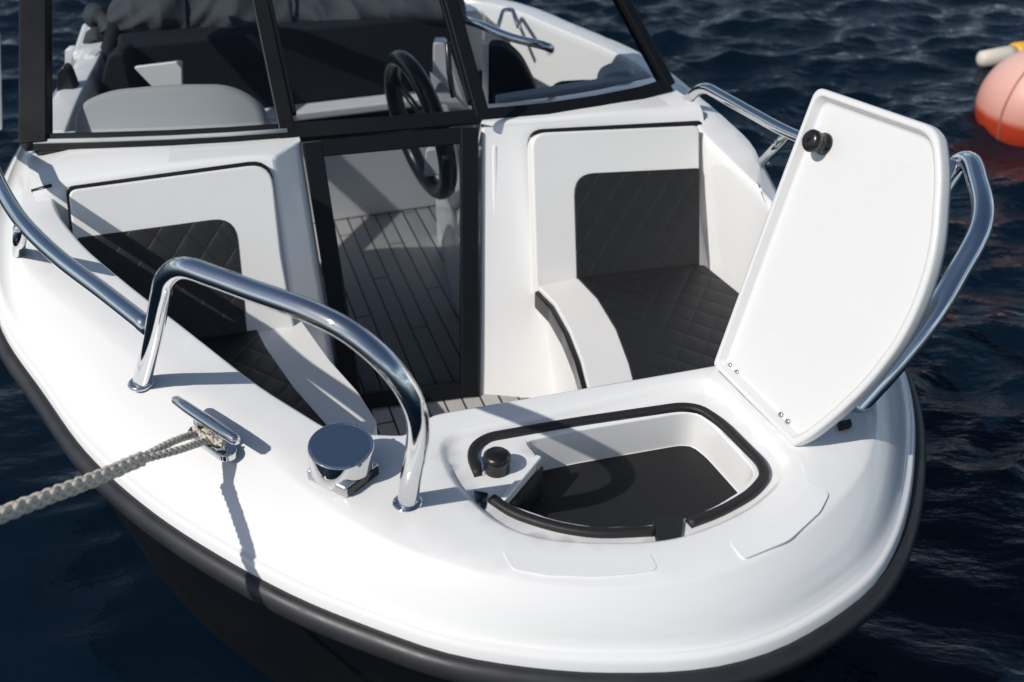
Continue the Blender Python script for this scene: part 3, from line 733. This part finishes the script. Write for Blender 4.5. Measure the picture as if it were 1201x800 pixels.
MB().tube([Vector((bc.x, bc.y, bz)) + Vector((math.cos(ang0) * math.sin(a), math.sin(ang0) * math.sin(a), math.cos(a))) * (BR - .002) for a in np.linspace(.15, 2.4, 40)], .006, 8).build('seam', SEAM, buoy)
ey = MB().revolve((bc.x, bc.y, bz + BR - .01), (0, 0, 1), [(.05, 0), (.05, .03), (.035, .05)], 20).build('top_fitting', BLK, buoy)
MB().tube([Vector((bc.x, bc.y, bz + BR + .07)) + Vector((math.cos(2 * math.pi * k / 24) * .04, 0, math.sin(2 * math.pi * k / 24) * .04)) for k in range(25)], .009, 10).build('ring', CHR, buoy)
# small white and yellow float behind the buoy
f0 = at(1148, 70, .05); f1 = at(1250, 58, .05)
fe = empty('line_float', f0.lerp(f1, .5), 'small white and yellow stick float lying on the water behind the pink buoy', 'float')
WFL = mat('float_white', (.62, .58, .50), .5, cvar=.1); YFL = mat('float_yellow', (.72, .40, .04), .5, cvar=.1)
def lp(t): return f0.lerp(f1, t)
MB().tube([lp(0), lp(.03), lp(.3), lp(.38)], [.02, .045, .055, .055], 20).build('float_body', WFL, fe)
MB().tube([lp(.38), lp(.40), lp(.62), lp(.64)], [.055, .07, .07, .055], 20).build('float_band', YFL, fe)
MB().tube([lp(.64), lp(.72), lp(.97), lp(1)], [.055, .055, .045, .02], 20).build('float_body', WFL, fe)

# ================================================================== WATER
def axis_pts(lo, hi, step, grow, far_):
    a = list(np.arange(lo, hi, step)); s = step; x = a[-1]
    while x < far_: s *= grow; x += s; a.append(x)
    s = step; x = lo; pre = []
    while x > -far_: s *= grow; x -= s; pre.append(x)
    return np.array(pre[::-1] + a)
X = axis_pts(-5.5, 6.5, .034, 1.05, 1500); Y = axis_pts(.2, 11, .028, 1.03, 1500)
gx, gy = np.meshgrid(X, Y)
rng = np.random.default_rng(11)
Z = np.zeros_like(gx); DX = np.zeros_like(gx); DY = np.zeros_like(gx)
wind = math.radians(-76)
for k in range(90):
    lam = math.exp(rng.uniform(math.log(.12), math.log(.75))); th = wind + rng.normal(0, .5); kk = 2 * math.pi / lam
    amp = .030 * lam ** .9 * rng.uniform(.4, 1.0) * .5
    ph = rng.uniform(0, 6.28)
    arg = kk * (gx * math.cos(th) + gy * math.sin(th)) + ph
    # wave groups
    env = .55 + .45 * np.sin(gx * rng.uniform(-1.4, 1.4) + gy * rng.uniform(-1.4, 1.4) + rng.uniform(0, 6.28))
    Z += amp * env * np.sin(arg); DX -= .8 * amp * env * math.cos(th) * np.cos(arg) * -1; DY -= .8 * amp * env * math.sin(th) * np.cos(arg) * -1
sx = np.gradient(X); sy = np.gradient(Y); sp2 = np.maximum(*np.meshgrid(sx, sy)); fade = np.clip((.22 - sp2) / .18, 0, 1)
# sheltered, calmer water by the quay and the hull
calm = 1 / (1 + np.exp(-((gy - 2.2) + .35 * gx) * 1.6)); calm = .10 + .90 * calm
Z *= fade * calm; DX *= fade * calm; DY *= fade * calm
V = np.stack([gx + DX, gy + DY, Z - .0], -1).reshape(-1, 3)
ny, nx = gx.shape; I = np.arange(nx * ny).reshape(ny, nx)
Fq = np.stack([I[:-1, :-1], I[:-1, 1:], I[1:, 1:], I[1:, :-1]], -1).reshape(-1, 4)
me = bpy.data.meshes.new('water'); me.vertices.add(len(V)); me.vertices.foreach_set('co', V.astype(np.float32).ravel())
me.loops.add(Fq.size); me.loops.foreach_set('vertex_index', Fq.astype(np.int32).ravel()); me.polygons.add(len(Fq))
me.polygons.foreach_set('loop_start', np.arange(0, Fq.size, 4, dtype=np.int32)); me.polygons.foreach_set('loop_total', np.full(len(Fq), 4, dtype=np.int32))
me.polygons.foreach_set('use_smooth', np.ones(len(Fq), dtype=bool)); me.update(); me.validate()
wm = bpy.data.materials.new('sea'); wm.use_nodes = True; nt = wm.node_tree; b = nt.nodes['Principled BSDF']
b.inputs['Base Color'].default_value = (.0017, .0070, .0150, 1); b.inputs['Roughness'].default_value = .04; b.inputs['IOR'].default_value = 1.333
tc = nt.nodes.new('ShaderNodeTexCoord'); mp = nt.nodes.new('ShaderNodeMapping'); mp.inputs['Rotation'].default_value = (0, 0, math.radians(28)); mp.inputs['Scale'].default_value = (1, 2.2, 1); nt.links.new(tc.outputs['Object'], mp.inputs[0])
n1 = nt.nodes.new('ShaderNodeTexNoise'); n1.inputs['Scale'].default_value = 9; n1.inputs['Detail'].default_value = 5; n1.inputs['Roughness'].default_value = .5; nt.links.new(mp.outputs[0], n1.inputs['Vector'])
bp = nt.nodes.new('ShaderNodeBump'); bp.inputs['Strength'].default_value = .7; bp.inputs['Distance'].default_value = .035; sw2 = nt.nodes.new('ShaderNodeSeparateXYZ'); nt.links.new(tc.outputs['Object'], sw2.inputs[0])
gm = nt.nodes.new('ShaderNodeMapRange'); gm.interpolation_type = 'SMOOTHSTEP'; gm.inputs[1].default_value = 1.2; gm.inputs[2].default_value = 4.0; gm.inputs[3].default_value = .10; gm.inputs[4].default_value = .75
nt.links.new(math_node(nt, 'ADD', sw2.outputs[1], math_node(nt, 'MULTIPLY', sw2.outputs[0], .4)), gm.inputs[0]); nt.links.new(gm.outputs[0], bp.inputs['Strength'])
nt.links.new(n1.outputs['Fac'], bp.inputs['Height']); nt.links.new(bp.outputs[0], b.inputs['Normal'])
me.materials.append(wm)
water = bpy.data.objects.new('water', me); COL.objects.link(water); tag(water, 'dark blue rippled sea water around the boat', 'water', kind='structure')

# ================================================================== LIGHT, SKY, CAMERA
SUND = Vector((-.61, -.41, .69)).normalized()
el = math.asin(SUND.z); rot = math.atan2(SUND.x, SUND.y)
w = bpy.data.worlds.new('World'); SC.world = w; w.use_nodes = True; nt = w.node_tree; bg = nt.nodes['Background']
sk = nt.nodes.new('ShaderNodeTexSky'); sk.sky_type = 'NISHITA'; sk.sun_disc = False; sk.sun_elevation = el; sk.sun_rotation = rot % (2 * math.pi); sk.air_density = 1.0; sk.dust_density = 1.0; sk.ozone_density = 1.5
# unseen low cloud band, added to brighten the reflections on the water
tcw = nt.nodes.new('ShaderNodeTexCoord'); sw_ = nt.nodes.new('ShaderNodeSeparateXYZ'); nt.links.new(tcw.outputs['Generated'], sw_.inputs[0])
zc_ = math_node(nt, 'ADD', math_node(nt, 'MAXIMUM', sw_.outputs[2], 0.0), .22)
cmb = nt.nodes.new('ShaderNodeCombineXYZ')
nt.links.new(math_node(nt, 'DIVIDE', sw_.outputs[0], zc_), cmb.inputs[0]); nt.links.new(math_node(nt, 'DIVIDE', sw_.outputs[1], zc_), cmb.inputs[1])
cn = nt.nodes.new('ShaderNodeTexNoise'); cn.inputs['Scale'].default_value = .9; cn.inputs['Detail'].default_value = 8; cn.inputs['Roughness'].default_value = .55; nt.links.new(cmb.outputs[0], cn.inputs['Vector'])
c1 = nt.nodes.new('ShaderNodeMapRange'); c1.interpolation_type = 'SMOOTHSTEP'; c1.inputs[1].default_value = .42; c1.inputs[2].default_value = .62; nt.links.new(cn.outputs['Fac'], c1.inputs[0])
c2 = nt.nodes.new('ShaderNodeMapRange'); c2.interpolation_type = 'SMOOTHSTEP'; c2.inputs[1].default_value = .50; c2.inputs[2].default_value = .20; nt.links.new(sw_.outputs[2], c2.inputs[0])
msk = math_node(nt, 'MULTIPLY', math_node(nt, 'MULTIPLY', c1.outputs[0], c2.outputs[0]), .9)
mxc = nt.nodes.new('ShaderNodeMix'); mxc.data_type = 'RGBA'; mxc.inputs[7].default_value = (11, 13.6, 16, 1)
nt.links.new(msk, mxc.inputs[0]); nt.links.new(sk.outputs[0], mxc.inputs[6]); nt.links.new(mxc.outputs[2], bg.inputs[0]); bg.inputs[1].default_value = .07
sl = bpy.data.lights.new('sun', 'SUN'); sl.energy = 3.6; sl.angle = math.radians(.55); sl.color = (1, .955, .895)
so = bpy.data.objects.new('sun', sl); COL.objects.link(so); so.rotation_euler = SUND.to_track_quat('Z', 'Y').to_euler(); so.location = (-3, -1, 6)
cam = bpy.data.cameras.new('camera'); cam.sensor_width = 36; cam.lens = FPX / 1201 * 36; cam.clip_end = 5000; cam.clip_start = .02
co = bpy.data.objects.new('camera', cam); COL.objects.link(co); co.location = EYE; co.rotation_euler = (math.pi / 2 - PITCH, 0, 0)
cam.dof.use_dof = True; cam.dof.focus_distance = 2.25; cam.dof.aperture_fstop = 3.2
SC.camera = co
SC.view_settings.view_transform = 'Standard'; SC.view_settings.look = 'None'; SC.view_settings.exposure = 0; SC.view_settings.gamma = 1
SC.render.engine = 'CYCLES'; SC.cycles.max_bounces = 10; SC.cycles.transparent_max_bounces = 16; SC.cycles.caustics_reflective = False; SC.cycles.caustics_refractive = False; SC.cycles.use_denoising = True
